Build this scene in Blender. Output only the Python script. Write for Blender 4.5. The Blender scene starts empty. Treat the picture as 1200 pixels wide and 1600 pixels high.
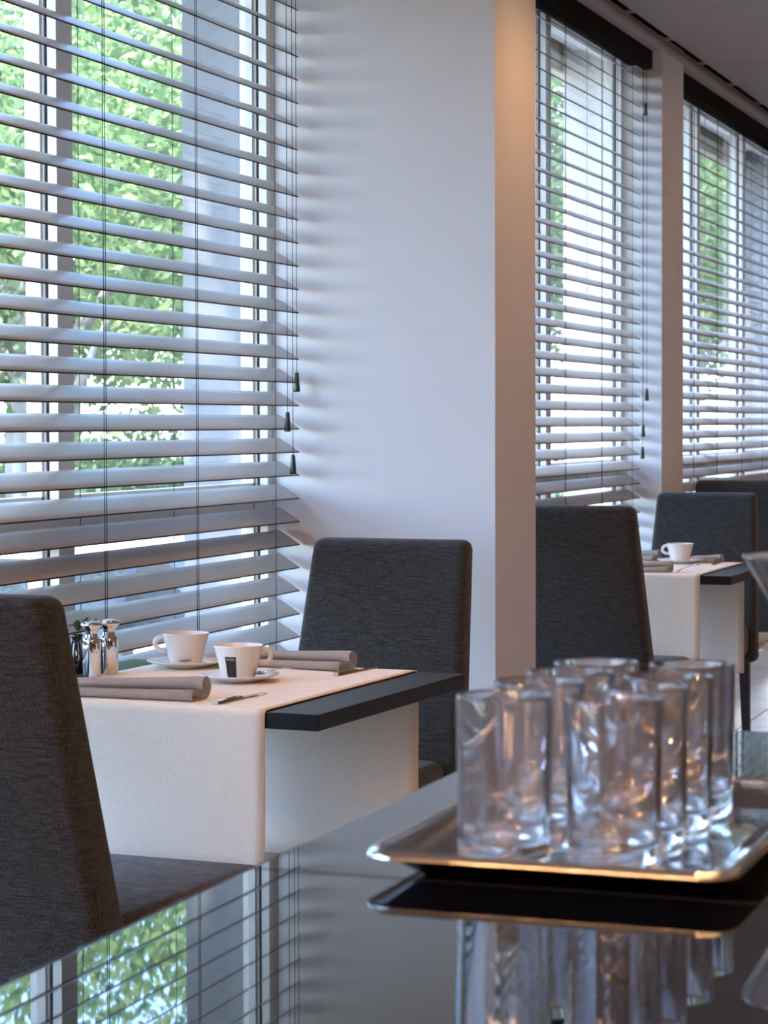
import bpy, bmesh, math, random
import numpy as np
from mathutils import Vector, Matrix
from math import sin, cos, pi, radians

S = bpy.context.scene
COL = S.collection
random.seed(7)
RNG = np.random.default_rng(11)

# ------------------------------------------------------------------ camera
TH, PH, RO = radians(19.8236), radians(1.6), -0.0023
F0 = Vector((-sin(TH), cos(TH), 0)); R0 = Vector((cos(TH), sin(TH), 0)); U0 = Vector((0, 0, 1))
FW = F0 * cos(PH) - U0 * sin(PH); UP = U0 * cos(PH) + F0 * sin(PH)
RT = R0 * cos(RO) + UP * sin(RO); UP = UP * cos(RO) - R0 * sin(RO)
cam = bpy.data.cameras.new('camera')
cam.lens = 3550 * 36 / 1600
cam.sensor_width = 36
cam.shift_y = -40.9 / 1600
cam.clip_start = 0.05
cam.dof.use_dof = True
cam.dof.focus_distance = 4.6
cam.dof.aperture_fstop = 13.0
co = bpy.data.objects.new('camera', cam)
m = Matrix((RT, UP, -FW)).transposed().to_4x4(); m.translation = Vector((0, 0, 1.27))
co.matrix_world = m
COL.objects.link(co)
S.camera = co

# ------------------------------------------------------------------ world, sun, exposure
W = bpy.data.worlds.new('sky'); S.world = W; W.use_nodes = True
wn = W.node_tree.nodes; wl = W.node_tree.links
bg = wn['Background']
sky = wn.new('ShaderNodeTexSky'); sky.sky_type = 'NISHITA'; sky.sun_disc = False
sky.sun_elevation = radians(62); sky.sun_rotation = radians(198); sky.air_density = 1.0; sky.dust_density = 1.0; sky.ozone_density = 2.5
tint = wn.new('ShaderNodeMix'); tint.data_type = 'RGBA'; tint.blend_type = 'MULTIPLY'; tint.inputs[0].default_value = 1
tint.inputs[7].default_value = (.90, .96, 1.11, 1)
wl.new(sky.outputs[0], tint.inputs[6]); wl.new(tint.outputs[2], bg.inputs[0]); bg.inputs[1].default_value = 1.75
sun = bpy.data.lights.new('sun', 'SUN'); sun.energy = 14; sun.angle = radians(1.0); sun.color = (1.0, .95, .88)
so = bpy.data.objects.new('sun', sun); COL.objects.link(so)
so.rotation_euler = Vector((0.15, 0.45, -0.88)).to_track_quat('-Z', 'Y').to_euler()
S.view_settings.view_transform = 'Standard'; S.view_settings.look = 'None'
S.view_settings.gamma = 1; S.view_settings.use_curve_mapping = False
S.view_settings.exposure = 0.57
S.cycles.max_bounces = 14; S.cycles.transmission_bounces = 14; S.cycles.glossy_bounces = 8
S.cycles.diffuse_bounces = 5; S.cycles.transparent_max_bounces = 24
S.cycles.sample_clamp_indirect = 40.0
S.cycles.use_denoising = True
LAMP_W = 34.0

# ------------------------------------------------------------------ materials
def mat(name, col=(.5, .5, .5), rough=.5, metal=0, spec=.5, **kw):
    M = bpy.data.materials.new(name); M.use_nodes = True
    b = M.node_tree.nodes['Principled BSDF']
    b.inputs['Base Color'].default_value = (*col, 1); b.inputs['Roughness'].default_value = rough
    b.inputs['Metallic'].default_value = metal; b.inputs['Specular IOR Level'].default_value = spec
    for k, v in kw.items(): b.inputs[k.replace('_', ' ')].default_value = v
    return M
def nodes(M): return M.node_tree.nodes, M.node_tree.links, M.node_tree.nodes['Principled BSDF']
def mottle(M, c1, c2, scale=8, detail=4, bump=0, bscale=None, stretch=(1, 1, 1)):
    n, l, b = nodes(M)
    tc = n.new('ShaderNodeTexCoord'); mp = n.new('ShaderNodeMapping'); mp.inputs['Scale'].default_value = stretch
    no = n.new('ShaderNodeTexNoise'); no.inputs['Scale'].default_value = scale; no.inputs['Detail'].default_value = detail
    r = n.new('ShaderNodeValToRGB'); r.color_ramp.elements[0].color = (*c1, 1); r.color_ramp.elements[1].color = (*c2, 1)
    r.color_ramp.elements[0].position = .3; r.color_ramp.elements[1].position = .7
    l.new(tc.outputs['Object'], mp.inputs[0]); l.new(mp.outputs[0], no.inputs[0]); l.new(no.outputs[0], r.inputs[0]); l.new(r.outputs[0], b.inputs['Base Color'])
    if bump:
        n2 = n.new('ShaderNodeTexNoise'); n2.inputs['Scale'].default_value = bscale or scale * 6; l.new(mp.outputs[0], n2.inputs[0])
        bp = n.new('ShaderNodeBump'); bp.inputs['Strength'].default_value = bump; bp.inputs['Distance'].default_value = .002
        l.new(n2.outputs[0], bp.inputs['Height']); l.new(bp.outputs[0], b.inputs['Normal'])
    return M
def fabric(name, dark, light, scale=1.0):
    """woven cloth: threads of two tones running across and along"""
    M = mat(name, light, .95, spec=.15); n, l, b = nodes(M)
    b.inputs['Sheen Weight'].default_value = .15; b.inputs['Sheen Roughness'].default_value = .5
    tc = n.new('ShaderNodeTexCoord'); outs = []
    for st in ((35, 35, 700), (700, 700, 45)):
        mp = n.new('ShaderNodeMapping'); mp.inputs['Scale'].default_value = tuple(s * scale for s in st)
        no = n.new('ShaderNodeTexNoise'); no.inputs['Scale'].default_value = 1; no.inputs['Detail'].default_value = 3
        l.new(tc.outputs['Object'], mp.inputs[0]); l.new(mp.outputs[0], no.inputs[0]); outs.append(no)
    mx = n.new('ShaderNodeMath'); mx.operation = 'ADD'; l.new(outs[0].outputs[0], mx.inputs[0]); l.new(outs[1].outputs[0], mx.inputs[1])
    hv = n.new('ShaderNodeMath'); hv.operation = 'MULTIPLY'; hv.inputs[1].default_value = .5; l.new(mx.outputs[0], hv.inputs[0])
    r = n.new('ShaderNodeValToRGB'); r.color_ramp.elements[0].position = .36; r.color_ramp.elements[1].position = .64
    r.color_ramp.elements[0].color = (*dark, 1); r.color_ramp.elements[1].color = (*light, 1)
    l.new(hv.outputs[0], r.inputs[0]); l.new(r.outputs[0], b.inputs['Base Color'])
    bp = n.new('ShaderNodeBump'); bp.inputs['Strength'].default_value = .35; bp.inputs['Distance'].default_value = .001
    l.new(hv.outputs[0], bp.inputs['Height']); l.new(bp.outputs[0], b.inputs['Normal'])
    return M
def pane_glass(name):
    """thin window pane: mostly clear with a Fresnel reflection"""
    M = bpy.data.materials.new(name); M.use_nodes = True; n = M.node_tree.nodes; l = M.node_tree.links
    n.clear(); o = n.new('ShaderNodeOutputMaterial'); t = n.new('ShaderNodeBsdfTransparent'); g = n.new('ShaderNodeBsdfGlossy')
    t.inputs[0].default_value = (.93, .95, .95, 1); g.inputs['Roughness'].default_value = .02
    lw = n.new('ShaderNodeLayerWeight'); lw.inputs[0].default_value = .5; mx = n.new('ShaderNodeMixShader')
    pw = n.new('ShaderNodeMath'); pw.operation = 'POWER'; pw.inputs[1].default_value = 5; l.new(lw.outputs['Facing'], pw.inputs[0])
    fr = n.new('ShaderNodeMath'); fr.operation = 'MULTIPLY_ADD'; fr.inputs[1].default_value = .96; fr.inputs[2].default_value = .04; l.new(pw.outputs[0], fr.inputs[0])
    l.new(fr.outputs[0], mx.inputs[0]); l.new(t.outputs[0], mx.inputs[1]); l.new(g.outputs[0], mx.inputs[2]); l.new(mx.outputs[0], o.inputs[0])
    return M
def leafy(name, c1, c2):
    M = bpy.data.materials.new(name); M.use_nodes = True; n = M.node_tree.nodes; l = M.node_tree.links
    n.clear(); o = n.new('ShaderNodeOutputMaterial'); d = n.new('ShaderNodeBsdfDiffuse'); t = n.new('ShaderNodeBsdfTranslucent'); mx = n.new('ShaderNodeMixShader')
    g = n.new('ShaderNodeNewGeometry'); r = n.new('ShaderNodeValToRGB')
    r.color_ramp.elements[0].color = (*c1, 1); r.color_ramp.elements[1].color = (*c2, 1)
    l.new(g.outputs['Random Per Island'], r.inputs[0])
    for s in (d, t): l.new(r.outputs[0], s.inputs[0])
    mx.inputs[0].default_value = .45; l.new(d.outputs[0], mx.inputs[1]); l.new(t.outputs[0], mx.inputs[2]); l.new(mx.outputs[0], o.inputs[0])
    return M

PAINT = mottle(mat('white wall paint', (.8, .8, .8), .7, spec=.3), (.77, .77, .765), (.82, .82, .815), 3, 2, .08, 220)
CEILM = mat('ceiling metal', (.47, .435, .405), .55)
FLOORM = mottle(mat('floor tile', (.6, .58, .55), .12), (.52, .5, .47), (.66, .64, .61), 2.5, 5)
GROUT = mat('floor grout', (.3, .29, .28), .8)
FRAME = mat('window frame paint', (.8, .78, .74), .35)
GASK = mat('rubber gasket', (.02, .02, .022), .5)
PANE = pane_glass('window pane')
SLATM = mat('slat lacquer', (.55, .505, .46), .38, spec=.4)
SLATE = mat('slat edge', (.03, .03, .03), .5)
CORD = mat('black cord', (.02, .02, .022), .8)
TASS = mat('tassel plastic', (.045, .04, .032), .35)
BLACKM = mat('black headrail', (.004, .0038, .0036), .6, spec=.08)
CHAIRF = fabric('charcoal chair fabric', (.013, .0125, .012), (.092, .089, .084))
WOODD = mottle(mat('dark stained wood', (.02, .016, .013), .4), (.012, .01, .009), (.03, .024, .02), 30, 4, stretch=(1, 1, .1))
TABLEM = mottle(mat('black table laminate', (.012, .012, .014), .36, spec=.3), (.006, .006, .0075), (.011, .011, .013), 60, 3)
RUNF = fabric('cream linen', (.80, .72, .60), (.90, .82, .70), 1.2)
NAPF = fabric('taupe napkin cloth', (.56, .485, .415), (.70, .62, .54), 1.4)
CHINA = mat('white porcelain', (.83, .82, .79),   .2, spec=.5, Coat_Weight=.15)
INK = mat('black print', (.012, .013, .02), .25)
INKW = mat('white print', (.75, .75, .75), .3)
STEEL = mat('polished steel', (.72, .71, .70), .12, metal=1)
CHROME = mat('chrome', (.78, .76, .73), .05, metal=1)
TRAYM = mottle(mat('silver tray', (.5, .49, .48), .06, metal=1), (.38, .37, .36), (.46, .45, .44), 40, 3)
BLACKG = mat('black glass', (.004, .004, .006), .018, spec=.5, IOR=1.75)
CABM = mottle(mat('dark cabinet veneer', (.03, .025, .02), .45), (.02, .017, .014), (.04, .033, .027), 12, 5, stretch=(6, 6, 1))
GLASSM = mat('clear glass', (1, 1, 1), 0.0, Transmission_Weight=.97, IOR=1.5)
PETAL = mottle(mat('purple petal', (.2, .1, .5), .6), (.16, .07, .45), (.33, .2, .66), 60)
LEAFG = mottle(mat('flower leaf', (.05, .14, .04), .45), (.03, .1, .02), (.09, .2, .05), 50)
CONC = mottle(mat('grey concrete', (.4, .4, .42), .85), (.22, .225, .235), (.30, .305, .32), 3, 6, .3, 60, (1, 1, .12))
FIN_SUN = mottle(mat('sunlight-painted masonry', (.75, .72, .66), .8), (.74, .68, .58), (.90, .86, .77), 5, 6, .3, 60, (2, 2, .5))  # pale tone stands in for sunlight on one exterior fin
SOFF = mat('beige soffit', (.62, .52, .42), .8)
PAVE = mottle(mat('asphalt', (.1, .1, .1), .9), (.085, .085, .088), (.13, .13, .132), 2, 5)
LAWN = mottle(mat('lawn', (.08, .14, .04), .95), (.05, .1, .03), (.13, .2, .06), 4, 6)
BARK = mottle(mat('bark', (.25, .22, .19), .9), (.12, .1, .085), (.36, .33, .29), 9, 5, .6, 40, (1, 1, .2))
LEAF1 = leafy('bright leaves', (.09, .155, .055), (.36, .45, .19))
LEAF2 = leafy('dark leaves', (.05, .085, .04), (.20, .265, .125))
CARW = mat('white car paint', (.8, .81, .82), .2, Coat_Weight=1.0)
CARG = mat('car glass', (.02, .025, .025), .04)
TYRE = mat('tyre rubber', (.02, .02, .02), .8)
WARMW = mat('warm wall', (.32, .225, .155), .7)

# ------------------------------------------------------------------ mesh helpers
def B(): return bmesh.new()
def box(bm, lo, hi, mi=0):
    v = [bm.verts.new((x, y, z)) for x in (lo[0], hi[0]) for y in (lo[1], hi[1]) for z in (lo[2], hi[2])]
    for q in ((0, 1, 3, 2), (4, 6, 7, 5), (0, 4, 5, 1), (2, 3, 7, 6), (0, 2, 6, 4), (1, 5, 7, 3)):
        f = bm.faces.new([v[i] for i in q]); f.material_index = mi
    return v
def frustum(bm, lo, hi, s_top, mi=0):
    """box whose lower end is shrunk by s_top about its centre (tapered leg)"""
    v = box(bm, lo, hi, mi); cx, cy = (lo[0] + hi[0]) / 2, (lo[1] + hi[1]) / 2
    for w in v:
        if abs(w.co.z - lo[2]) < 1e-7: w.co.x = cx + (w.co.x - cx) * s_top; w.co.y = cy + (w.co.y - cy) * s_top
    return v
def lathe(bm, prof, n=32, c=(0, 0, 0), mi=0, smooth=True):
    rings = []
    for r, z in prof:
        if r < 1e-6: rings.append([bm.verts.new((c[0], c[1], c[2] + z))])
        else: rings.append([bm.verts.new((c[0] + r * cos(2 * pi * k / n), c[1] + r * sin(2 * pi * k / n), c[2] + z)) for k in range(n)])
    for a, b in zip(rings, rings[1:]):
        for k in range(n):
            k2 = (k + 1) % n
            if len(a) == 1 and len(b) == 1: continue
            if len(a) == 1: f = bm.faces.new((a[0], b[k2], b[k]))
            elif len(b) == 1: f = bm.faces.new((a[k], a[k2], b[0]))
            else: f = bm.faces.new((a[k], a[k2], b[k2], b[k]))
            f.material_index = mi; f.smooth = smooth
def tube(bm, pts, r, n=8, mi=0, cap=True, flat=1.0):
    pts = [Vector(p) for p in pts]; rs = r if isinstance(r, (list, tuple)) else [r] * len(pts)
    rings = []; up = None
    for i, p in enumerate(pts):
        t = (pts[min(i + 1, len(pts) - 1)] - pts[max(i - 1, 0)]).normalized()
        if up is None: up = Vector((0, 0, 1)) if abs(t.z) < .9 else Vector((1, 0, 0))
        s = t.cross(up).normalized(); up = s.cross(t).normalized()
        rings.append([bm.verts.new(p + (s * cos(2 * pi * k / n) + up * flat * sin(2 * pi * k / n)) * rs[i]) for k in range(n)])
    for a, b in zip(rings, rings[1:]):
        for k in range(n):
            f = bm.faces.new((a[k], a[(k + 1) % n], b[(k + 1) % n], b[k])); f.material_index = mi; f.smooth = True
    if cap: bm.faces.new(rings[0][::-1]).material_index = mi; bm.faces.new(rings[-1]).material_index = mi
def bevel(bm, w, seg=3):
    bmesh.ops.bevel(bm, geom=bm.edges[:], offset=w, segments=seg, profile=.5, affect='EDGES', clamp_overlap=True)
def done(name, bm, mats, parent=None, smooth=None, **props):
    bmesh.ops.recalc_face_normals(bm, faces=bm.faces[:])
    me = bpy.data.meshes.new(name); bm.to_mesh(me); bm.free()
    for mm in (mats if isinstance(mats, (list, tuple)) else [mats]): me.materials.append(mm)
    if smooth is not None:
        for p in me.polygons: p.use_smooth = smooth
    o = bpy.data.objects.new(name, me); COL.objects.link(o); o.parent = parent
    for k, v in props.items(): o[k] = v
    return o
def empty(name, loc=(0, 0, 0), rz=0, **props):
    o = bpy.data.objects.new(name, None); COL.objects.link(o); o.location = loc; o.rotation_euler = (0, 0, rz); o.empty_display_size = .05
    for k, v in props.items(): o[k] = v
    return o
def dup(o, parent=None, loc=None, rz=None, **props):
    c = o.copy(); COL.objects.link(c); c.parent = parent
    if loc is not None: c.location = loc
    if rz is not None: c.rotation_euler = (0, 0, rz)
    for k, v in props.items(): c[k] = v
    for ch in list(o.children): dup(ch, c)
    return c
def slab(name, lo, hi, mats, parent=None, bev=0, **props):
    bm = B(); box(bm, lo, hi)
    if bev: bevel(bm, bev, 2)
    return done(name, bm, mats, parent, **props)
ST = dict(kind='structure')

# ------------------------------------------------------------------ room shell
CZ = 2.92
XR, Y0, Y1 = 3.6, -2.6, 16.0
BAY0 = (-1.84, 1.75)
BAYS = [(2.12, 5.71), (6.095, 9.67), (10.10, 13.63)]
PIERS = [(-2.3, -1.84, -2.207), (1.75, 2.12, -1.748), (5.71, 6.095, -1.748), (9.67, 10.10, -2.207), (13.63, 14.05, -2.207)]
XO = -2.645                       # outer face of the piers

floor = slab('floor', (-2.75, Y0 - .2, -.12), (XR + .2, Y1 + .2, -.004), GROUT, **ST)
bm = B(); box(bm, (-.297, -.297, -.02), (.297, .297, 0)); 
tile = done('floor_tile', bm, FLOORM, floor)
first = True
for ix in range(10):
    for iy in range(31):
        p = (-2.1 + ix * .6, Y0 + .3 + iy * .6, 0)
        if first: tile.location = p; first = False
        else: dup(tile, floor, p)

wl_ = empty('wall_left', (-2.4, 0, 0), **ST)
def wslab(name, lo, hi, mt, **k):
    o = slab(name, lo, hi, mt, None, **k); o.parent = wl_; o.location = (2.4, 0, 0); return o
for (a, b, xi) in PIERS:
    wslab('pier', (-2.44, a, -.1), (xi, b, CZ + .1), PAINT)
    sun_painted = abs(a - 9.67) < .01  # the one fin with sunlight put into its colour
    o = wslab('exterior_fin', (XO, a, -.4), (-2.44, b, 3.2), FIN_SUN if sun_painted else CONC)
    if sun_painted: o['label'] = 'sunlight-painted masonry fin'
wslab('solid_wall', (-2.44, Y0 - .1, -.1), (-2.2, -2.3, CZ + .1), PAINT)
wslab('solid_wall', (-2.44, 14.05, -.1), (-2.2, Y1 + .1, CZ + .1), PAINT)
for (a, b) in [BAY0] + BAYS:
    wslab('sill_wall', (-2.60, a, -.1), (-2.37, b, .22), PAINT)
    wslab('lintel', (-2.60, a, 2.895), (-2.30, b, 3.12), PAINT)
slab('wall_right', (XR, Y0, 0), (XR + .15, Y1, CZ + .1), WARMW, **ST)
slab('wall_back', (-2.44, Y0 - .15, 0), (XR, Y0, CZ + .1), WARMW, **ST)
slab('wall_front', (-2.44, Y1, 0), (XR, Y1 + .15, CZ + .1), WARMW, **ST)
# ceiling: deck, metal planks with open joints, a dark slot along the window side, bridging clips
ceil = slab('ceiling', (-2.6, Y0 - .1, CZ + .14), (XR + .1, Y1 + .1, CZ + .26), BLACKM, **ST)
pitch = .705
bm = B(); box(bm, (-2.171, -pitch / 2 + .004, CZ), (XR, pitch / 2 - .004, CZ + .03)); bevel(bm, .002, 1)
plank = done('ceiling_plank', bm, CEILM, ceil)
bm = B(); box(bm, (-2.215, -.012, CZ + .002), (-2.165, .012, CZ + .012)); clip = done('slot_clip', bm, CEILM, ceil)
slab('slot_lining', (-2.32, Y0, 2.932), (-2.204, Y1, 3.06), BLACKM, ceil)
yy = 9.02 - pitch * 16; i = 0
while yy < Y1:
    if i == 0: plank.location = (0, yy + pitch / 2, 0); clip.location = (0, yy, 0)
    else: dup(plank, ceil, (0, yy + pitch / 2, 0)); dup(clip, ceil, (0, yy, 0))
    yy += pitch; i += 1
# cornice above the blinds, rounded lower edge
def cornice(name, a, b):
    bm = B(); prof = [(-2.30, 2.868), (-2.215, 2.868), (-2.203, 2.872), (-2.197, 2.884), (-2.197, 2.90), (-2.205, 2.915), (-2.207, 2.928), (-2.30, 2.928)]
    rs = [[bm.verts.new((x, y, z)) for x, z in prof] for y in (a, b)]
    n = len(prof)
    for k in range(n): bm.faces.new((rs[0][k], rs[0][(k + 1) % n], rs[1][(k + 1) % n], rs[1][k]))
    bm.faces.new(rs[0][::-1]); bm.faces.new(rs[1])
    return done(name, bm, CEILM, **ST)
cornice('trim_1', 2.12, 5.71); cornice('trim_2', 6.095, Y1)

# ------------------------------------------------------------------ windows
def window(name, a, b):
    w = empty(name, (-2.41, (a + b) / 2, .22), **ST); inv = (2.41, -(a + b) / 2, -.22)
    def part(n, bm, mt):
        o = done(n, bm, mt, w); o.location = inv; return o
    ZB, ZT, T0, T1 = .22, 2.895, 1.003, 1.095
    XI, XM, XG, XF = -2.38, -2.402, -2.409, -2.440
    mull = [a + .02] + [b - 1.195 * k for k in (2, 1)] + [b - .018]
    # outer posts and mullions: inner face, gasket groove, deeper sash
    ms = []
    for k, c in enumerate(mull):
        h = .0375 if k in (1, 2) else .0185
        c2 = c + (.003 if k in (1, 2) else 0)
        bm = B(); box(bm, (XM, c2 - h, ZB), (XI, c2 + h, ZT)); box(bm, (XF, c2 - h - .004, ZB), (XG, c2 + h + .004, ZT)); part('mullion' if k in (1, 2) else 'jamb', bm, FRAME)
        bm = B(); box(bm, (XG, c2 - h + .003, ZB), (XM, c2 + h - .003, ZT)); part('gasket', bm, GASK)
        ms.append((c2 - h, c2 + h))
    for z0, z1, nm in ((ZT - .05, ZT, 'head_rail'), (T0, T1, 'transom'), (ZB, ZB + .06, 'bottom_rail')):
        bm = B(); box(bm, (XF, a, z0), (XI - .002, b, z1)); part(nm, bm, FRAME)
    for k in range(3):
        ya, yb = ms[k][1], ms[k + 1][0]
        for z0, z1 in ((ZB + .06, T0), (T1, ZT - .05)):
            # slim sash with a stepped bead, then the pane
            bm = B()
            for (p0, p1, q0, q1) in ((ya, ya + .012, z0, z1), (yb - .012, yb, z0, z1), (ya, yb, z0, z0 + .012), (ya, yb, z1 - .012, z1)):
                box(bm, (-2.452, p0, q0), (-2.415, p1, q1))
            part('sash', bm, FRAME)
            bm = B(); box(bm, (-2.437, ya + .008, z0 + .008), (-2.433, yb - .008, z1 - .008)); part('pane', bm, PANE)
    return w
for k, (a, b) in enumerate(BAYS + [BAY0]): window('window_%d' % (k + 1), a, b)

# ------------------------------------------------------------------ venetian blinds
SX, SZ = .060, .0365             # slat depth and drop
def blind(a, b, label, cords, pulls, ztop=2.3795 + .0625 * 6):
    xf = -2.2975
    t = empty('venetian_blind', (xf, b - .011, 2.80), label=label, category='blind', group='venetian blinds along the window wall')
    yb = b - .011; L = yb - (a + .011)
    bm = B(); th = .0036
    pr = []                      # gently crowned slat: room edge low, window edge high
    for k in range(5):
        s = k / 4; pr.append((-SX * s, SZ * s + .0014 * (1 - (2 * s - 1) ** 2)))
    nn = Vector((-SZ, -SX)).normalized() * th
    low = [(x + nn[0] * 0, z - th) for x, z in pr]
    ring = pr + low[::-1]; rs = [[bm.verts.new((x, y, z)) for x, z in ring] for y in (0, -L)]
    n = len(ring)
    for k in range(n):
        f = bm.faces.new((rs[0][k], rs[0][(k + 1) % n], rs[1][(k + 1) % n], rs[1][k]))
        f.smooth = k < 4; f.material_index = 1 if k in (4, 9) else 0
    for r in rs: bm.faces.new(r)
    sl = done('slat', bm, [SLATM, SLATE], t)
    z = ztop; i = 0
    while z > .44:
        p = (0, 0, z - 2.80)
        if i == 0: sl.location = p
        else: dup(sl, t, p)
        z -= .0625; i += 1
    zb = z + .0625
    bm = B(); box(bm, (-SX, -L, zb - .075 - 2.8), (0, 0, zb - .055 - 2.8)); bevel(bm, .004, 2); done('bottom_rail', bm, SLATM, t)
    bm = B(); box(bm, (.012, -L, -.012), (.052, .0, .078)); box(bm, (-.055, -L, .01), (.008, 0, .06)); bevel(bm, .003, 1); done('headrail', bm, BLACKM, t)
    for c in cords:
        for dx, dz in ((.0015, 0), (-SX - .0015, 0)):
            bm = B()
            for dd in ((-.005, .005) if dx > 0 and c in cords[:2] else (0,)):
                tube(bm, [(dx, c - yb + dd, zb - .05 - 2.8), (dx, c - yb + dd, .002)], .0009, 6)
            done('ladder_cord', bm, CORD, t)
    for (x, y, zt) in pulls:
        bm = B(); tube(bm, [(x - xf, y - yb, zt - 2.8 + .045), (x - xf, y - yb, .002)], .0009, 6); lc = done('lift_cord', bm, CORD, t)
        bm = B(); lathe(bm, [(0, .052), (.0045, .052), (.0055, .049), (.009, .006), (.0092, .001), (.006, 0), (0, 0)], 14, (x - xf, y - yb, zt - 2.8)); done('tassel', bm, TASS, lc)
    return t
blind(*BAYS[0], 'grey venetian blind behind the near table, hanging in the nearest window', [5.0346, 4.5427, 5.530, 4.03, 3.5, 2.98, 2.45],
      [(-2.2865, 5.655, 1.352), (-2.285, 5.585, 1.246), (-2.2865, 5.627, 1.132)])
blind(*BAYS[1], 'grey venetian blind between the two beige piers', [8.98, 8.42, 9.5, 7.86, 7.3, 6.74, 6.25],
      [(-2.262, 9.60, 2.585), (-2.262, 9.625, 1.36), (-2.272, 9.60, 1.205), (-2.272, 9.59, 1.11)])
blind(*BAYS[2], 'grey venetian blind in the farthest window, beyond the slimmer pier', [11.3, 10.75, 11.95, 12.55, 13.1, 13.45, 10.3], [])
blind(*BAY0, 'grey venetian blind beside the counter, out of view ahead of the near table', [1.07, .59, 1.58], [])

# ------------------------------------------------------------------ chairs
def rounded_block(bm, pts8, w, seg=4):
    """pts8: bottom four then top four corners, counter-clockwise"""
    v = [bm.verts.new(p) for p in pts8]
    for q in ((3, 2, 1, 0), (4, 5, 6, 7), (0, 1, 5, 4), (1, 2, 6, 5), (2, 3, 7, 6), (3, 0, 4, 7)): bm.faces.new([v[i] for i in q])
    bevel(bm, w, seg)
CHAIR = None
def chair(loc, rz, label, height=1.01):
    """origin on the floor under the seat front edge's middle; the sitter faces +y"""
    global CHAIR
    if CHAIR is None:
        t = empty('dining_chair', loc, rz, group='upholstered chairs at the window tables', category='chair', label=label)
        bm = B(); wb, wt = .235, .200                           # backrest, tapered and leaning back
        rounded_block(bm, [(-wb, -.60, .33), (wb, -.60, .33), (wb, -.50, .33), (-wb, -.50, .33),
                           (-wt, -.755, 1.0), (wt, -.755, 1.0), (wt, -.675, 1.0), (-wt, -.675, 1.0)], .024, 4)
        bk = done('backrest', bm, CHAIRF, t, True)
        bm = B()
        rounded_block(bm, [(-.205, -.53, .36), (.205, -.53, .36), (.215, 0, .36), (-.215, 0, .36),
                           (-.205, -.53, .485), (.205, -.53, .485), (.215, 0, .478), (-.215, 0, .478)], .026, 4)
        done('seat', bm, CHAIRF, t, True)
        for sx in (-1, 1):
            for y, nm in ((-.04, 0), (-.56, 1)):
                bm = B(); frustum(bm, (sx * .18 - .02, y - .02, 0), (sx * .18 + .02, y + .02, .37), .72)
                if nm:
                    for v in bm.verts:
                        if v.co.z < .01: v.co.y -= .05
                done('leg', bm, WOODD, t)
        CHAIR = t; return t
    return dup(CHAIR, None, loc, rz, label=label)
ROT = radians(-3.6)
chair((-1.777, 3.735, 0), radians(-2.5), 'charcoal chair cut by the frame edge, back turned to us, at the near table').scale.z = 1.012
chair((-1.890, 4.525, 0), pi + radians(-2.0), 'charcoal chair facing us behind the near table, in front of the bluish white pier').scale.z = .985
chair((-1.822, 7.515, 0), radians(-1), 'black-looking chair with its back to us, half hidden by the wide beige pier')
chair((-1.875, 8.325, 0), pi + radians(0), 'charcoal chair facing us behind the far table with the cup').scale.z = .985
chair((-1.905, 10.62, 0), radians(0), 'dark chair farthest away, only its top showing over the chair behind the far table')

# ------------------------------------------------------------------ tables with runners
TW, TD = .785, .712              # width across, length along the window
def table(loc, rz, tl, rl):
    """origin at the floor below the room-side near corner; x runs to the window (negative), y along it"""
    t = empty('dining_table', loc, rz, label=tl, category='table', group='small black window tables')
    bm = B(); box(bm, (-TW, 0, .72), (0, TD, .75)); bevel(bm, .0012, 2); done('tabletop', bm, TABLEM, t)
    bm = B(); box(bm, (-TW / 2 - .2 - .05, TD / 2 - .04, .03), (-TW / 2 - .12, TD / 2 + .04, .72)); bevel(bm, .004, 2); done('pedestal', bm, WOODD, t)
    bm = B(); box(bm, (-TW / 2 - .36, TD / 2 - .2, 0), (-TW / 2 + .02, TD / 2 + .2, .03)); bevel(bm, .006, 2); done('base_plate', bm, WOODD, t)
    # runner: one cloth over the top with a drop at both ends
    x1, x0 = -.105, -.675
    g = .004; zt = .7535
    path = [(-g, .372)]
    for k in range(1, 9): path.append((-g - .0015 * sin(k * .9), .372 + (.735 - .372) * k / 9))
    path += [(-g, .738), (-.003, .748), (.002, zt - .0005), (.008, zt)]
    path += [(TD * k / 6, zt) for k in range(1, 6)]
    path += [(TD - .008, zt), (TD - .002, zt - .0005), (TD + .003, .748), (TD + g, .738)]
    for k in range(1, 10): path.append((TD + g + .001 * sin(k), .738 - (.738 - .345) * k / 9))
    bm = B(); nx = 24; rows = []
    for j, (y, z) in enumerate(path):
        row = []
        for i in range(nx + 1):
            s = i / nx; x = x0 + (x1 - x0) * s; dy = 0
            if z < .735:
                dpt = (.735 - z) / .36; dy = .004 * dpt * sin(s * 9 + (0 if y < .3 else 2)) + .0015 * dpt * sin(s * 23)
                dy += -.004 * dpt if y < .3 else .004 * dpt
                if y < .3: dy = -abs(dy)*1.0
                else: dy = abs(dy)
            row.append(bm.verts.new((x, y + dy, z)))
        rows.append(row)
    for a, b in zip(rows, rows[1:]):
        for i in range(nx): f = bm.faces.new((a[i], a[i + 1], b[i + 1], b[i])); f.smooth = True
    bmesh.ops.recalc_face_normals(bm, faces=bm.faces[:])
    up = sum((f.normal.z for f in bm.faces if abs(f.normal.z) > .9), 0)
    bmesh.ops.solidify(bm, geom=bm.faces[:], thickness=.0016 if up > 0 else -.0016)
    r = done('table_runner', bm, RUNF, None, label=rl, category='runner', group='cream cloth runners on the tables')
    r.location = loc; r.rotation_euler = (0, 0, rz)
    # hems stitched along the two drops' lower ends
    return t
T1, T2 = Vector((-1.4775, 3.7515, 0)), Vector((-1.4895, 7.569, 0))
table(T1, ROT, 'black table with the two coffee cups, nearest to us', 'cream runner under the two coffee cups, hanging down behind the seat cut by the frame')
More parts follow.
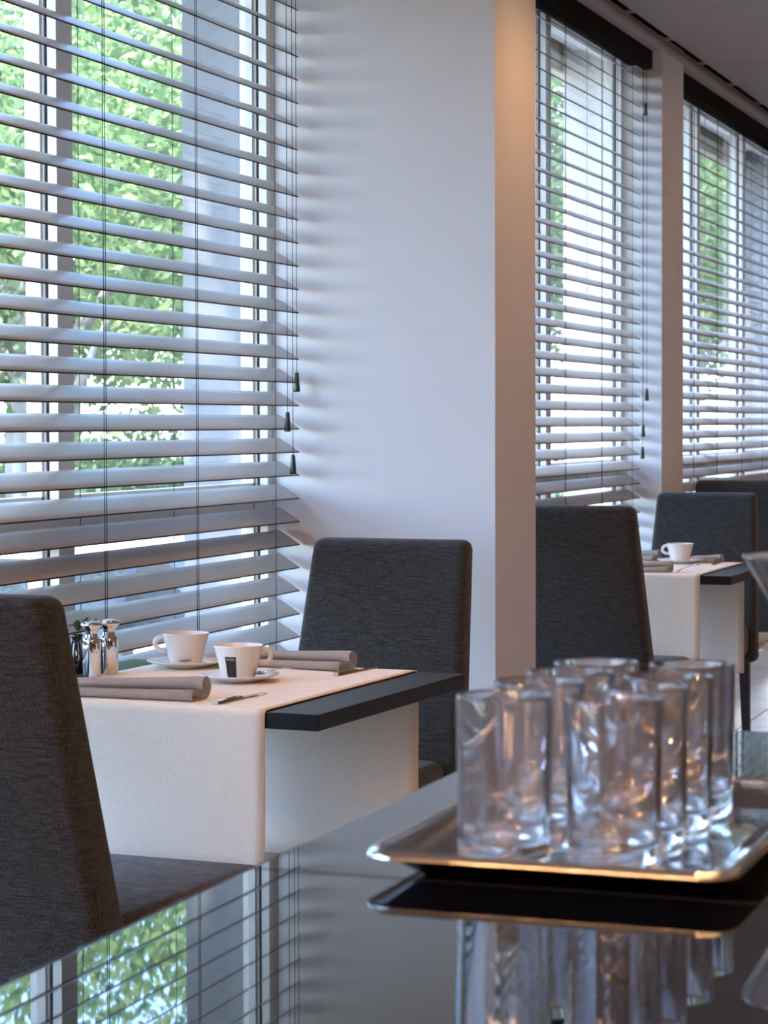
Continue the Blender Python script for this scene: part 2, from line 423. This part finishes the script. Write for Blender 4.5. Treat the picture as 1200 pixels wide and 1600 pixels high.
table(T2, radians(-1), 'small black table farther off, beside the black-looking chair', 'cream runner on the farther table with the single cup')
ZR = .7537                       # top of the runner

# ------------------------------------------------------------------ china
def cup_and_saucer(px, py, ang, cl, sl, logo=None):
    s = B()
    lathe(s, [(0, 0), (.042, 0), (.046, .002), (.060, .006), (.081, .0135), (.0825, .0145), (.0815, .0158), (.060, .0088), (.046, .0066), (.036, .0062), (.034, .0052), (0, .0052)], 48)
    so_ = done('saucer', s, CHINA, None, label=sl, category='saucer', group='white saucers'); so_.location = (px, py, ZR)
    c = empty('coffee_cup', (px, py, ZR + .0056), ang, label=cl, category='cup', group='white coffee cups')
    bm = B()
    H_ = .0665
    prof = [(0, .003), (.026, .003), (.028, 0), (.0315, 0), (.0335, .002), (.0365, .014), (.0400, .030), (.0452, .050), (.0495, .0655), (.0497, H_), (.0488, H_ + .0006), (.0478, .0655), (.0432, .050), (.0378, .030), (.033, .012), (.026, .0075), (0, .007)]
    lathe(bm, prof, 48); done('bowl', bm, CHINA, c)
    bm = B(); pts = []
    for k in range(15):
        q = k / 14; th_ = radians(100 - 215 * q)
        pts.append((.0525 + .0140 * cos(th_) - .004 * q, 0, .0445 + .0140 * sin(th_)))
    pts[0] = (.0465, 0, .0585); pts[-1] = (.0405, 0, .0300)
    tube(bm, pts, [.0050] + [.0042] * 13 + [.0054], 12, flat=1.25); done('handle', bm, CHINA, c)
    if logo is not None:
        lo = logo - ang
        rad = lambda z: np.interp(z, [.002, .014, .030, .050, .0655], [.0335, .0365, .0400, .0452, .0495])
        bm = B(); nr, nc = 8, 8; z0, z1 = .0035, .0465; hw = .0112; g = []
        for i in range(nr + 1):
            z = z0 + (z1 - z0) * i / nr; r = rad(z) + .0003
            g.append([bm.verts.new((r * cos(lo + hw * (2 * j / nc - 1) / .041), r * sin(lo + hw * (2 * j / nc - 1) / .041), z)) for j in range(nc + 1)])
        for i in range(nr):
            for j in range(nc): bm.faces.new((g[i][j], g[i][j + 1], g[i + 1][j + 1], g[i + 1][j])).smooth = True
        lg = done('logo_panel', bm, INK, c, label='black printed panel')
        cu = bpy.data.curves.new('lettering', 'FONT'); cu.body = 'LAVAZZA'; cu.size = .0052; cu.align_x = 'CENTER'
        to = bpy.data.objects.new('lettering', cu); COL.objects.link(to)
        bpy.context.view_layer.update()
        me = bpy.data.meshes.new_from_object(to.evaluated_get(bpy.context.evaluated_depsgraph_get()))
        bpy.data.objects.remove(to)
        w = max(v.co.x for v in me.vertices) - min(v.co.x for v in me.vertices)
        for v in me.vertices:
            x, y = v.co.x * .0195 / w, v.co.y
            z = .0395 + y; r = rad(z) + .0007; a = lo + x / .0425; v.co = (r * cos(a), r * sin(a), z)
        me.materials.append(INKW); o = bpy.data.objects.new('lettering', me); COL.objects.link(o); o.parent = lg
    return c
AR = TH                           # direction to the right in the picture
cup_and_saucer(-1.812, 4.165, AR, 'white cup with a black printed panel and handle on the right', 'white saucer under the cup with the black panel', logo=AR - pi / 2 - radians(18))
cup_and_saucer(-2.022, 4.370, AR + pi + radians(8), 'plain white cup with handle on the left, next to the metal shakers', 'white saucer under the plain cup next to the shakers')
cup_and_saucer(-1.792, 8.155, AR + pi + radians(0), 'white cup on the farther table, in front of the charcoal chair facing us', 'white saucer on the farther table')

# ------------------------------------------------------------------ cutlery
def knife(p, q, z, label):
    p = Vector((*p, z)); q = Vector((*q, z)); L = (q - p).length; a = math.atan2(q.y - p.y, q.x - p.x)
    t = empty('table_knife', p, a, label=label, category='knife', group='steel table knives')
    def plate(nm, outl, h0, h1, mt):
        bm = B(); lo = [bm.verts.new((x, y, .0008)) for x, y in outl]; hi = [bm.verts.new((x, y * .8, h1 if x < .5 * L else h0)) for x, y in outl]
        bm.faces.new(lo[::-1]); bm.faces.new(hi); n = len(outl)
        for k in range(n): bm.faces.new((lo[k], lo[(k + 1) % n], hi[(k + 1) % n], hi[k]))
        bevel(bm, .0006, 1); done(nm, bm, mt, t)
    plate('knife_handle', [(0, -.006), (.003, -.0085), (L * .25, -.0062), (L * .46, -.0055), (L * .48, -.0065), (L * .48, .0065), (L * .46, .0055), (L * .25, .0062), (.003, .0085), (0, .006)], .006, .0065, STEEL)
    plate('blade', [(L * .48, -.005), (L * .60, -.0085), (L * .86, -.0095), (L * .96, -.006), (L, .002), (L * .97, .005), (L * .48, .005)], .0022, .0028, STEEL)
    return t
def spoon(p, ang, z, label, tilt=0, fork=False, L=.14):
    t = empty('table_fork' if fork else 'coffee_spoon', (*p, z), ang, label=label, category='fork' if fork else 'spoon')
    t.rotation_euler = (0, -tilt, ang)
    h = lambda x: .004 + .010 * (x / L) * 0 + .006 * max(0, sin(pi * min(1, x / (L * .7)))) * .6
    bm = B(); pts = [(L * k / 10 * .68, 0, h(L * k / 10 * .68)) for k in range(11)]
    tube(bm, pts, [.0042 - .0021 * (k / 10) for k in range(11)], 10, flat=.35); done('utensil_handle', bm, STEEL, t)
    bm = B()
    if fork:
        box(bm, (L * .66, -.010, .0035), (L * .80, .010, .0055))
        for k in range(4):
            y = -.0085 + k * .00567
            tube(bm, [(L * .79, y, .0045), (L * .9, y, .0035), (L, y, .0065)], [.0016, .0015, .0008], 6)
        done('tines', bm, STEEL, t)
    else:
        n = 16; rings = []
        for kk, (f_, zz) in enumerate(((1, .0065), (.75, .0032), (.35, .0018))):
            rings.append([bm.verts.new((L * .84 + f_ * L * .17 * cos(2 * pi * j / n), f_ * .0145 * sin(2 * pi * j / n), zz)) for j in range(n)])
        for a, b in zip(rings, rings[1:]):
            for j in range(n): bm.faces.new((a[j], a[(j + 1) % n], b[(j + 1) % n], b[j])).smooth = True
        bm.faces.new(rings[-1])
        bmesh.ops.solidify(bm, geom=bm.faces[:], thickness=-.0009)
        done('spoon_bowl', bm, STEEL, t)
    return t
knife((-1.699, 3.800), (-1.680, 3.995), ZR, 'steel knife lying beside the front rolled napkin, nearest knife')
knife((-1.659, 4.310), (-1.637, 4.492), ZR, 'steel knife near the far edge of the near table, by the charcoal chair facing us')
knife((-1.662, 8.08), (-1.668, 8.26), ZR, 'steel knife at the far edge of the farther table')
spoon((-1.728, 4.245), pi + radians(62), ZR + .0165, 'steel spoon on the saucer of the cup with the black panel', tilt=radians(-3.0), L=.10)
spoon((-1.945, 4.395), pi + radians(38), ZR + .0165, 'steel spoon on the saucer of the plain cup', tilt=radians(-3.0), L=.10)
spoon((-1.690, 7.64), radians(76), ZR - .001, 'steel fork with raised tines on the farther table', tilt=radians(7), fork=True, L=.19)

# ------------------------------------------------------------------ napkins (one strip of cloth swept along its length)
def napkin(p, ang, L, label, fat=1.0, flip=False):
    """p: right-hand end at the front; length runs back along -x of the local frame"""
    base = [(.027, .0100), (.016, .0045), (.006, .0042), (.0012, .0110), (.0050, .0200), (.0150, .0225), (.0260, .0170), (.0360, .0075), (.0470, .0032), (.0600, .0035),
            (.0720, .0100), (.0770, .0230), (.0710, .0360), (.0570, .0415), (.0450, .0370), (.0410, .0270), (.0480, .0190), (.0570, .0200)]
    def cr(P, n=3):
        out = []
        for i in range(len(P) - 1):
            a, b, c, d = [Vector(P[max(0, min(len(P) - 1, i + k))]) for k in (-1, 0, 1, 2)]
            for j in range(n):
                s = j / n; out.append(.5 * ((2 * b) + (c - a) * s + (2 * a - 5 * b + 4 * c - d) * s * s + (3 * b - a - 3 * c + d) * s ** 3))
        out.append(Vector(P[-1])); return out
    path = cr(base); bm = B(); rows = []; nl = 14
    for j in range(nl + 1):
        s = j / nl; row = []
        for k, q in enumerate(path):
            a, h = q[0], q[1]
            wdt = fat * (1 + .45 * s); hh = fat * (1 - .42 * s)
            row.append(bm.verts.new((-L * s, (a - .0) * wdt * (1 if not flip else 1), .0016 + (h - .0016 / fat) * hh + .0012 * sin(7 * s + k * .2) * s * (1 if h > .01 else 0))))
        rows.append(row)
    for a, b in zip(rows, rows[1:]):
        for k in range(len(path) - 1): bm.faces.new((a[k], a[k + 1], b[k + 1], b[k])).smooth = True
    bmesh.ops.solidify(bm, geom=bm.faces[:], thickness=.0017)
    zmin = min(v.co.z for v in bm.verts)
    o = done('napkin', bm, NAPF, None, label=label, category='napkin', group='rolled taupe cloth napkins'); o.location = (*p, ZR - zmin + .0002); o.rotation_euler = (0, 0, ang)
    return o
napkin((-1.752, 3.812), ROT * .3 + radians(0), .30, 'taupe napkin at the front of the near table, its open roll beside the nearest knife', 1.08)
napkin((-1.678, 4.376), radians(-10), .33, 'taupe napkin behind the two cups, its open roll pointing at the charcoal chair', 1.0)
napkin((-1.712, 7.615), radians(1), .26, 'taupe napkin at the front of the farther table, before the white cup', 1.0)
napkin((-1.672, 8.185), radians(-24), .14, 'taupe napkin just right of the cup on the farther table', .8)
napkin((-1.915, 8.24), radians(-14), .22, 'taupe napkin behind the cup on the farther table, left half hidden', 1.0)

# ------------------------------------------------------------------ shakers and flower
def shaker(p, label, holes):
    t = empty('condiment_shaker', (*p, ZR), 0, label=label, category='shaker', group='chrome salt and pepper shakers')
    bm = B(); lathe(bm, [(0, 0), (.0172, 0), (.0185, .0015), (.0185, .072), (.0178, .0755), (.0145, .0785), (.0125, .081), (.0125, .087), (0, .087)], 40); done('shaker_body', bm, CHROME, t)
    bm = B(); lathe(bm, [(0, .0865), (.0128, .0865), (.0126, .0915), (.0140, .0935), (.0190, .0985), (.0216, .1020), (.0222, .1050), (.0212, .1085), (.0150, .1118), (.006, .1130), (0, .1132)], 40)
    cp = done('cap', bm, CHROME, t)
    bm = B()
    for k in range(holes): lathe(bm, [(0, .0004), (.0011, .0004), (.0011, -.0012), (0, -.0012)], 8, (.0065 * cos(2 * pi * k / holes), .0065 * sin(2 * pi * k / holes), .1128))
    done('sprinkle_holes', bm, INK, cp, kind='stuff')
    return t
shaker((-2.131, 4.150), 'chrome shaker on the left of the pair, half behind the chair cut by the frame', 5)
shaker((-2.118, 4.203), 'chrome shaker on the right of the pair, beside the plain white cup', 3)
t = empty('flower_vase', (-2.183, 4.185, ZR), 0, label='little dark vase with a purple flower behind the chrome shakers', category='vase')
bm = B(); lathe(bm, [(0, 0), (.020, 0), (.022, .004), (.021, .03), (.012, .062), (.011, .075), (.014, .08), (.0125, .0805), (.0095, .075), (.010, .06), (.018, .03), (.018, .006), (0, .005)], 28); done('vase_body', bm, BLACKG, t)
bm = B(); tube(bm, [(0, 0, .01), (.002, .001, .06), (.004, .002, .098)], .0014, 8); done('stem', bm, LEAFG, t)
fl = None
for k in range(9):
    a = 2 * pi * k / 9; bm = B(); n = 5; rows = []
    for i in range(n + 1):
        s = i / n; w = .0095 * sin(pi * min(1, .12 + .88 * s) ** .9) * (1 if s < .98 else .6) + .0008
        r = .003 + .021 * s; zz = .098 + .013 * s - .012 * s * s
        rows.append([bm.verts.new((.004 + r * cos(a) - w * j * sin(a), .002 + r * sin(a) + w * j * cos(a), zz - .002 * abs(j) + .0006 * (k % 2))) for j in (-1, 0, 1)])
    for p_, q_ in zip(rows, rows[1:]):
        for j in range(2): bm.faces.new((p_[j], p_[j + 1], q_[j + 1], q_[j])).smooth = True
    bmesh.ops.solidify(bm, geom=bm.faces[:], thickness=-.0006); done('petal', bm, PETAL, t)
for a, L_ in ((radians(15), .036), (radians(75), .030), (radians(-60), .026)):
    bm = B(); rows = []
    for i in range(7):
        s = i / 6; w = .0075 * sin(pi * s) + .0003
        r = .006 + L_ * s; zz = .086 + .034 * s - .008 * s * s
        rows.append([bm.verts.new((r * cos(a) - w * j * sin(a), r * sin(a) + w * j * cos(a), zz + .002 * abs(j))) for j in (-1, 0, 1)])
    for p_, q_ in zip(rows, rows[1:]):
        for j in range(2): bm.faces.new((p_[j], p_[j + 1], q_[j + 1], q_[j])).smooth = True
    bmesh.ops.solidify(bm, geom=bm.faces[:], thickness=-.0006); done('leaf', bm, LEAFG, t)

# ------------------------------------------------------------------ counter
ZC = .94
CX, CY0, CY1, CJ = -.6627, .30, 2.405, 1.5425
t = empty('service_counter', (.3, 1.3, 0), 0, label='polished black counter in front, carrying the tray of glasses', category='counter')
def cpart(n, lo, hi, mt, bev=0):
    bm = B(); box(bm, lo, hi)
    if bev: bevel(bm, bev, 2)
    o = done(n, bm, mt, t); o.location = (-.3, -1.3, 0); return o
cpart('counter_body', (CX + .02, CY0 + .02, .09), (1.45, CY1 - .02, ZC - .026), CABM)
cpart('plinth', (CX + .07, CY0 + .07, 0), (1.40, CY1 - .07, .09), BLACKM)
cpart('glass_panel', (CX, CY0, ZC - .026), (1.47, CJ - .0012, ZC), BLACKG, .0012)
cpart('glass_panel', (CX, CJ + .0012, ZC - .026), (1.47, CY1, ZC), BLACKG, .0012)

# ------------------------------------------------------------------ tray
def rrect(x0, x1, y0, y1, r, n=8):
    out = []
    for cx, cy, a0 in ((x1 - r, y1 - r, 0), (x0 + r, y1 - r, 90), (x0 + r, y0 + r, 180), (x1 - r, y0 + r, 270)):
        for k in range(n + 1): a = radians(a0 + 90 * k / n); out.append((cx + r * cos(a), cy + r * sin(a)))
    return out
TX0, TX1, TY0, TY1 = -.570, -.297, 1.520, 1.945
t = empty('serving_tray', ((TX0 + TX1) / 2, (TY0 + TY1) / 2, ZC), 0, label='silver tray with flared rolled rim on the black counter under the drinking glasses', category='tray')
def tray_ring(prof, name):
    bm = B(); rs = []
    for ins, z in prof: rs.append([bm.verts.new((x - (TX0 + TX1) / 2, y - (TY0 + TY1) / 2, z)) for x, y in rrect(TX0 + ins, TX1 - ins, TY0 + ins, TY1 - ins, max(.006, .026 - ins * .3))])
    n = len(rs[0])
    for a, b in zip(rs, rs[1:]):
        for k in range(n): f = bm.faces.new((a[k], a[(k + 1) % n], b[(k + 1) % n], b[k])); f.smooth = True
    return bm, rs
bm, rs = tray_ring([(.004, .0195), (.010, .0190), (.033, .0035), (.038, .0022), (.045, .0020), (.06, .0020)], 'd')
bm.faces.new(rs[-1])
bmesh.ops.recalc_face_normals(bm, faces=bm.faces[:])
bmesh.ops.solidify(bm, geom=bm.faces[:], thickness=.0012)
zm = min(v.co.z for v in bm.verts)
for v in bm.verts: v.co.z -= zm - .0002
ztray = max(v.co.z for v in bm.verts if abs(v.co.x) < .06) if any(abs(v.co.x) < .06 for v in bm.verts) else .0016
done('dish', bm, TRAYM, t)
cxs = [(.0085 - .0085 * cos(radians(a)), .0185 + .0075 * (sin(radians(a)) - .17) - .0008) for a in (5, 12, 20, 28, 36, 44)]
cxs += [(.0036, .0225), (.0055, .0232), (.0078, .0226), (.0094, .0208), (.0096, .0190), (.0080, .0178), (.0050, .0172), (.0018, .0166)]
bm, rs = tray_ring(cxs + [cxs[0]], 'rim'); bmesh.ops.remove_doubles(bm, verts=bm.verts[:], dist=1e-6); done('rim', bm, CHROME, t)
ZT_ = ZC + .0022

# ------------------------------------------------------------------ glasses
def tumbler():
    bm = B(); R_, h = .0355, .1265
    lathe(bm, [(0, .0015), (.026, .0015), (.029, 0), (.0315, .0006), (.0335, .003), (.0343, .012), (R_, h - .002), (R_ - .0003, h - .0005), (R_ - .0009, h), (R_ - .0016, h - .0006), (R_ - .0019, h - .002), (.0325, .026), (.0300, .0205), (.026, .0180), (.018, .0168), (0, .0165)], 56)
    return bm
gl = None
rows_y = [(1.606, 1.700, 1.7755, 1.8545), (1.612, 1.692, 1.7705, 1.866)]
cols_x = [(-.4850, -.4845, -.4800, -.4790), (-.4030, -.4015, -.3980, -.4000)]
nm = [['front left tumbler on the tray', 'second tumbler of the left-hand row on the tray', 'third tumbler of the left-hand row on the tray', 'rearmost tumbler of the left-hand row, highest in view'],
      ['front right tumbler on the tray, nearest of all', 'second tumbler of the right-hand row on the tray', 'third tumbler of the right-hand row on the tray', 'rearmost tumbler of the right-hand row, by the tray edge']]
for c in range(2):
    for r in range(4):
        lab = 'clear straight ' + nm[c][r].replace('on the tray', 'standing on the silver tray')
        p = (cols_x[c][r], rows_y[c][r], ZT_)
        if gl is None:
            gl = done('drinking_glass', tumbler(), GLASSM, None, label=lab, category='glass', group='tumblers on the silver tray'); gl.location = p
        else: dup(gl, None, p, RNG.uniform(0, 6), label=lab)
t = empty('cocktail_glass', (-.306, 2.12, ZC), 0, label='large clear cone-shaped glass cut by the frame, standing behind the tray', category='glass')
bm = B(); lathe(bm, [(0, .046), (.006, .048), (.012, .058), (.0985, .203), (.0992, .2055), (.0978, .2062), (.0958, .2045), (.0105, .0615), (.004, .055), (0, .0535)], 64); done('bowl', bm, GLASSM, t)
bm = B(); lathe(bm, [(0, .0475), (.0068, .0475), (.006, .035), (.006, .015), (.009, .008), (.040, .0042), (.045, .003), (.0452, .0008), (.044, 0), (.02, .001), (0, .0014)], 48); done('foot', bm, GLASSM, t)

# ------------------------------------------------------------------ ceiling lamps (recessed warm downlights)
BULB = bpy.data.materials.new('lamp filament'); BULB.use_nodes = True
e = BULB.node_tree.nodes['Principled BSDF']; e.inputs['Emission Color'].default_value = (1, .54, .24, 1); e.inputs['Emission Strength'].default_value = 95; e.inputs['Base Color'].default_value = (0, 0, 0, 1)
BULB_C = BULB.copy(); BULB_C.name = 'counter lamp filament'; BULB_C.node_tree.nodes['Principled BSDF'].inputs['Emission Strength'].default_value = 160
LR = mat('lamp ring', (.7, .7, .68), .3, metal=.8)
def downlight(x, y, label, z=CZ, p=None, size=radians(95)):
    t = empty('ceiling_spotlight', (x, y, z), 0, label=label, category='lamp', group='recessed warm ceiling spotlights')
    bm = B(); lathe(bm, [(.029, 0), (.045, 0), (.045, -.004), (.042, -.006), (.029, -.003), (.029, 0)], 28); done('lamp_ring', bm, LR, t)
    bm = B(); lathe(bm, [(0, -.003), (.028, -.003), (.028, .0), (0, .0)], 24); done('bulb', bm, BULB_C if -.6 < x < .4 and .5 < y < 2.4 else BULB, t)
    li = bpy.data.lights.new('spot', 'SPOT'); li.energy = p or LAMP_W; li.color = (1, .54, .25); li.spot_size = size; li.spot_blend = .7; li.shadow_soft_size = .03
    o = bpy.data.objects.new('spot', li); COL.objects.link(o); o.parent = t; o.location = (0, 0, -.02)
LY = [(-1.50, 4.05, radians(42), 1.3), (-1.25, 5.93, radians(100), .7), (-1.42, 7.9, radians(42), 1.2), (-1.3, 9.95, radians(70), .5), *[(x, y, radians(60), .06) for x in (-.5, -.1, .35) for y in (.55, 1.15, 1.75, 2.35)],
      (1.1, 3.6, radians(60), .6), (1.1, 5.2, radians(60), .6), (1.1, 6.8, radians(60), .6), (2.4, 1.0, radians(60), 1), (2.4, 3.0, radians(60), 1), (2.4, 5.0, radians(60), 1), (2.4, 7.5, radians(60), 1), (.6, -.8, radians(90), 1)] + [(x, -2.1, radians(100), .3) for x in (-1.4, -.4, .6, 1.6, 2.6)] + [(x, y, radians(50), .35) for x in (-1.1, -.35, .4, 1.6) for y in (9.2, 10.8, 12.4, 14.0, 15.4)]
for x, y, a, k in LY:
    downlight(x, y, 'recessed warm spotlight in the ceiling out of view above the room', size=a, p=LAMP_W * k)
# bare globe lamps added on the unseen back wall to put glints in the glasses
BULB_GLINT = BULB.copy(); BULB_GLINT.name = 'added glint globe'; BULB_GLINT.node_tree.nodes['Principled BSDF'].inputs['Emission Strength'].default_value = 260
wp = None
for zz in (1.5, 1.8, 2.15):
    for k in range(9):
        lab = 'small globe lamp added on the wall behind the counter for glints, out of view'
        pos = (-1.9 + k * .5 + (.25 if zz == 1.8 else 0), Y0, zz)
        if wp is None:
            wp = empty('glint_lamp', pos, 0, label=lab, category='lamp', group='globe lamps added on the back wall for glints')
            bm = B(); lathe(bm, [(0, 0), (.04, 0), (.04, .008), (.034, .014), (.014, .018), (.014, .05), (0, .05)], 24)
            for v in bm.verts: v.co = Vector((v.co.x, v.co.z, -v.co.y))
            done('wall_rose', bm, LR, wp)
            bm = B(); lathe(bm, [(0, -.016)] + [(.016 * sin(pi * q / 10), -.016 * cos(pi * q / 10)) for q in range(1, 10)] + [(0, .016)], 20, (0, 0, 0))
            for v in bm.verts: v.co.y += .064
            done('globe', bm, BULB_GLINT, wp)
        else: dup(wp, None, pos)

# slim pendant bar lamp hanging over the near end of the counter
t = empty('pendant_bar_lamp', (-.78, -.5, 1.95), 0, label='slim black bar lamp with a warm tube hanging over the counter, out of view', category='lamp')
bm = B(); box(bm, (-.59, -.045, 0), (.59, .045, .05)); bevel(bm, .004, 2); done('housing', bm, BLACKM, t)
bm = B(); box(bm, (-.57, -.035, -.03), (.57, .035, 0)); bevel(bm, .004, 2)
TUBE = BULB.copy(); TUBE.name = 'warm tube'; TUBE.node_tree.nodes['Principled BSDF'].inputs['Emission Strength'].default_value = 32
done('tube', bm, TUBE, t)
for sx in (-.5, .5):
    bm = B(); tube(bm, [(sx, 0, .05), (sx, 0, CZ - 1.95)], .002, 6); done('suspension_cord', bm, CORD, t)

# ------------------------------------------------------------------ outside
GZ = -.8
slab('ground', (-60, -30, GZ - .3), (-2.645, 110, GZ), PAVE, **ST)
slab('lawn', (-60, 13, GZ), (-6.6, 110, GZ + .03), LAWN, **ST)
sf = slab('roof_slab', (-2.72, Y0 - .3, 3.12), (XR + .3, Y1 + .3, 3.35), SOFF, **ST)
slab('soffit_beam', (-2.72, Y0 - .3, 2.80), (-2.66, Y1 + .3, 3.12), SOFF, sf)

def crown_mesh(name, n, R, zc, leaf, mt, seed, flatness=.8):
    g = np.random.default_rng(seed); k = 150
    d = g.normal(size=(k, 3)); d /= np.linalg.norm(d, axis=1)[:, None]
    cen = d * (R * g.uniform(.25, 1, k) ** .6)[:, None]; cen[:, 2] *= flatness; cen[:, 2] += zc
    idx = g.integers(0, k, n); P = cen[idx] + g.normal(size=(n, 3)) * R * .13
    a = g.normal(size=(n, 3)); a /= np.linalg.norm(a, axis=1)[:, None]
    b = np.cross(a, g.normal(size=(n, 3))); b /= np.linalg.norm(b, axis=1)[:, None]
    s = leaf * g.uniform(.7, 1.3, n)[:, None]
    V = np.stack([P - a * s, P + b * s * .5, P + a * s, P - b * s * .5], 1).reshape(-1, 3)
    me = bpy.data.meshes.new(name); me.vertices.add(4 * n); me.vertices.foreach_set('co', V.ravel().astype('f'))
    me.loops.add(4 * n); me.loops.foreach_set('vertex_index', np.arange(4 * n, dtype='i'))
    me.polygons.add(n); me.polygons.foreach_set('loop_start', np.arange(0, 4 * n, 4, dtype='i'))
    me.update(); me.validate(); me.materials.append(mt); return me
def trunk_bm(h, r, seed):
    g = random.Random(seed); bm = B()
    tube(bm, [(0, 0, -.05), (.03, .02, h * .3), (-.02, .05, h * .6), (.05, 0, h)], [r * 1.3, r, r * .8, r * .45], 10)
    for k in range(6):
        a = g.uniform(0, 6.28); z = h * g.uniform(.4, .8); L = g.uniform(.7, 1.3)
        tube(bm, [(0, 0, z), (L * .5 * cos(a), L * .5 * sin(a), z + L * .45), (L * cos(a), L * sin(a), z + L)], [r * .45, r * .3, r * .12], 7)
    return bm
CR = [crown_mesh('foliage', 22000, 2.2, 4.0, .044, LEAF1, 1), crown_mesh('foliage', 20000, 2.1, 3.8, .044, LEAF2, 2), crown_mesh('foliage', 9000, 1.3, .95, .045, LEAF2, 3, .75)]
PROTO = {}
def tree(x, y, v, sc, rz, label, group, name='leafy_tree', cat='tree'):
    if v not in PROTO:
        t = empty(name, (0, 0, 0), label='', category=cat)
        o = bpy.data.objects.new('foliage', CR[v]); COL.objects.link(o); o.parent = t; o['kind'] = 'stuff'
        done('trunk', trunk_bm(3.2 if v < 2 else .8, .15 if v < 2 else .05, v), BARK, t)
        PROTO[v] = t
    else: t = dup(PROTO[v])
    t.location = (x, y, GZ + .02); t.rotation_euler = (0, 0, rz); t.scale = (sc,) * 3
    t['label'] = label; t['category'] = cat; t['group'] = group
    return t
G1, G2, G3 = 'trees outside the nearest window', 'trees outside the farther windows', 'bushes outside the nearest window'
for x, y, v, sc in ((-6.9, 12.6, 0, 1.0), (-11.4, 14.6, 1, 1.1), (-7.6, 18.0, 0, 1.15), (-12.6, 20.6, 1, 1.3), (-8.6, 24.4, 1, 1.25), (-14.5, 27.5, 1, 1.4)):
    tree(x, y, v, sc, RNG.uniform(0, 6), 'leafy green tree seen through the blind behind the near table', G1)
for x, y, v, sc in ((-7.3, 31, 0, 1.25), (-7.0, 37.5, 0, 1.4), (-7.6, 45, 1, 1.6), (-7.4, 54, 0, 1.7), (-13, 60, 1, 2), (-14.5, 38, 1, 1.6)):
    tree(x, y, v, sc, RNG.uniform(0, 6), 'bright green tree seen through the blinds beyond the wide beige pier', G2)
tree(-5.3, 3.3, 0, 1.5, 1.0, 'leafy tree added close to the building, out of view, to shade the nearest window', G1)  # unseen tree, added for its shade on the first window's fin
for x, y, sc in ((-7.3, 15.4, .95), (-9.6, 16.9, 1.0), (-10.0, 20.0, 1.05), (-7.0, 21.0, 1.0), (-9.3, 11.6, .95), (-12.3, 17.5, 1.0)):
    tree(x, y, 2, sc, RNG.uniform(0, 6), 'dark green bush low behind the blind of the nearest window', G3, 'leafy_bush', 'bush')

def car(x, y, rz, label):
    """front at local -y; origin on the ground at the car's middle"""
    t = empty('parked_car', (x, y, GZ), rz, label=label, category='car', group='white cars parked outside')
    prof = [(-2.05, .30), (-2.10, .50), (-2.05, .70), (-1.85, .80), (-1.15, .94), (-.98, .97), (1.55, 1.0), (1.95, .97), (2.06, .80), (2.08, .45), (2.0, .28)]
    bm = B(); secs = []
    for sx, k in ((-.86, .93), (-.80, 1.0), (.80, 1.0), (.86, .93)):
        secs.append([bm.verts.new((sx, yy * (1 if abs(sx) < .83 else .985), zz if abs(sx) < .83 else .30 + (zz - .30) * k)) for yy, zz in prof])
    for a, b in zip(secs, secs[1:]):
        for k in range(len(prof)): bm.faces.new((a[k], a[(k + 1) % len(prof)], b[(k + 1) % len(prof)], b[k])).smooth = False
    bm.faces.new(secs[0][::-1]); bm.faces.new(secs[-1]); bevel(bm, .03, 2); done('body_shell', bm, CARW, t, True)
    bm = B(); v = [bm.verts.new(p) for p in ((-.76, -1.12, .93), (.76, -1.12, .93), (.76, 1.75, .96), (-.76, 1.75, .96), (-.58, -.35, 1.42), (.58, -.35, 1.42), (.58, 1.05, 1.44), (-.58, 1.05, 1.44))]
    for q in ((3, 2, 1, 0), (0, 1, 5, 4), (1, 2, 6, 5), (2, 3, 7, 6), (3, 0, 4, 7), (4, 5, 6, 7)): bm.faces.new([v[i] for i in q])
    bevel(bm, .04, 2); done('cabin_glass', bm, CARG, t, True)
    bm = B(); v = [bm.verts.new(p) for p in ((-.60, -.40, 1.40), (.60, -.40, 1.40), (.60, 1.10, 1.42), (-.60, 1.10, 1.42), (-.52, -.25, 1.475), (.52, -.25, 1.475), (.52, .95, 1.485), (-.52, .95, 1.485))]
    for q in ((3, 2, 1, 0), (0, 1, 5, 4), (1, 2, 6, 5), (2, 3, 7, 6), (3, 0, 4, 7), (4, 5, 6, 7)): bm.faces.new([v[i] for i in q])
    bevel(bm, .02, 2); done('roof', bm, CARW, t, True)
    for sx in (-1, 1):
        for yy in (-1.3, 1.3):
            bm = B(); lathe(bm, [(0, -.1), (.2, -.1), (.3, -.085), (.32, -.05), (.32, .05), (.3, .085), (.2, .1), (0, .1)], 24)
            for vv in bm.verts: vv.co = Vector((sx * .80 + vv.co.z, yy + vv.co.x, .32 + vv.co.y))
            done('wheel', bm, TYRE, t)
        bm = B(); box(bm, (sx * .86 - .09, -.78, .98), (sx * .86 + .09, -.68, 1.10)); bevel(bm, .02, 2); done('wing_mirror', bm, CARW, t)
        bm = B(); box(bm, (sx * .62 - .16, -2.09, .60), (sx * .62 + .16, -2.0, .72)); bevel(bm, .02, 2); done('headlamp', bm, STEEL, t)
    return t
car(-5.45, 10.3, 0, 'white car outside, its bonnet showing low behind the blind of the nearest window')
c0 = car(-5.6, 27.5, 0, 'white car outside, showing low through the farthest window')
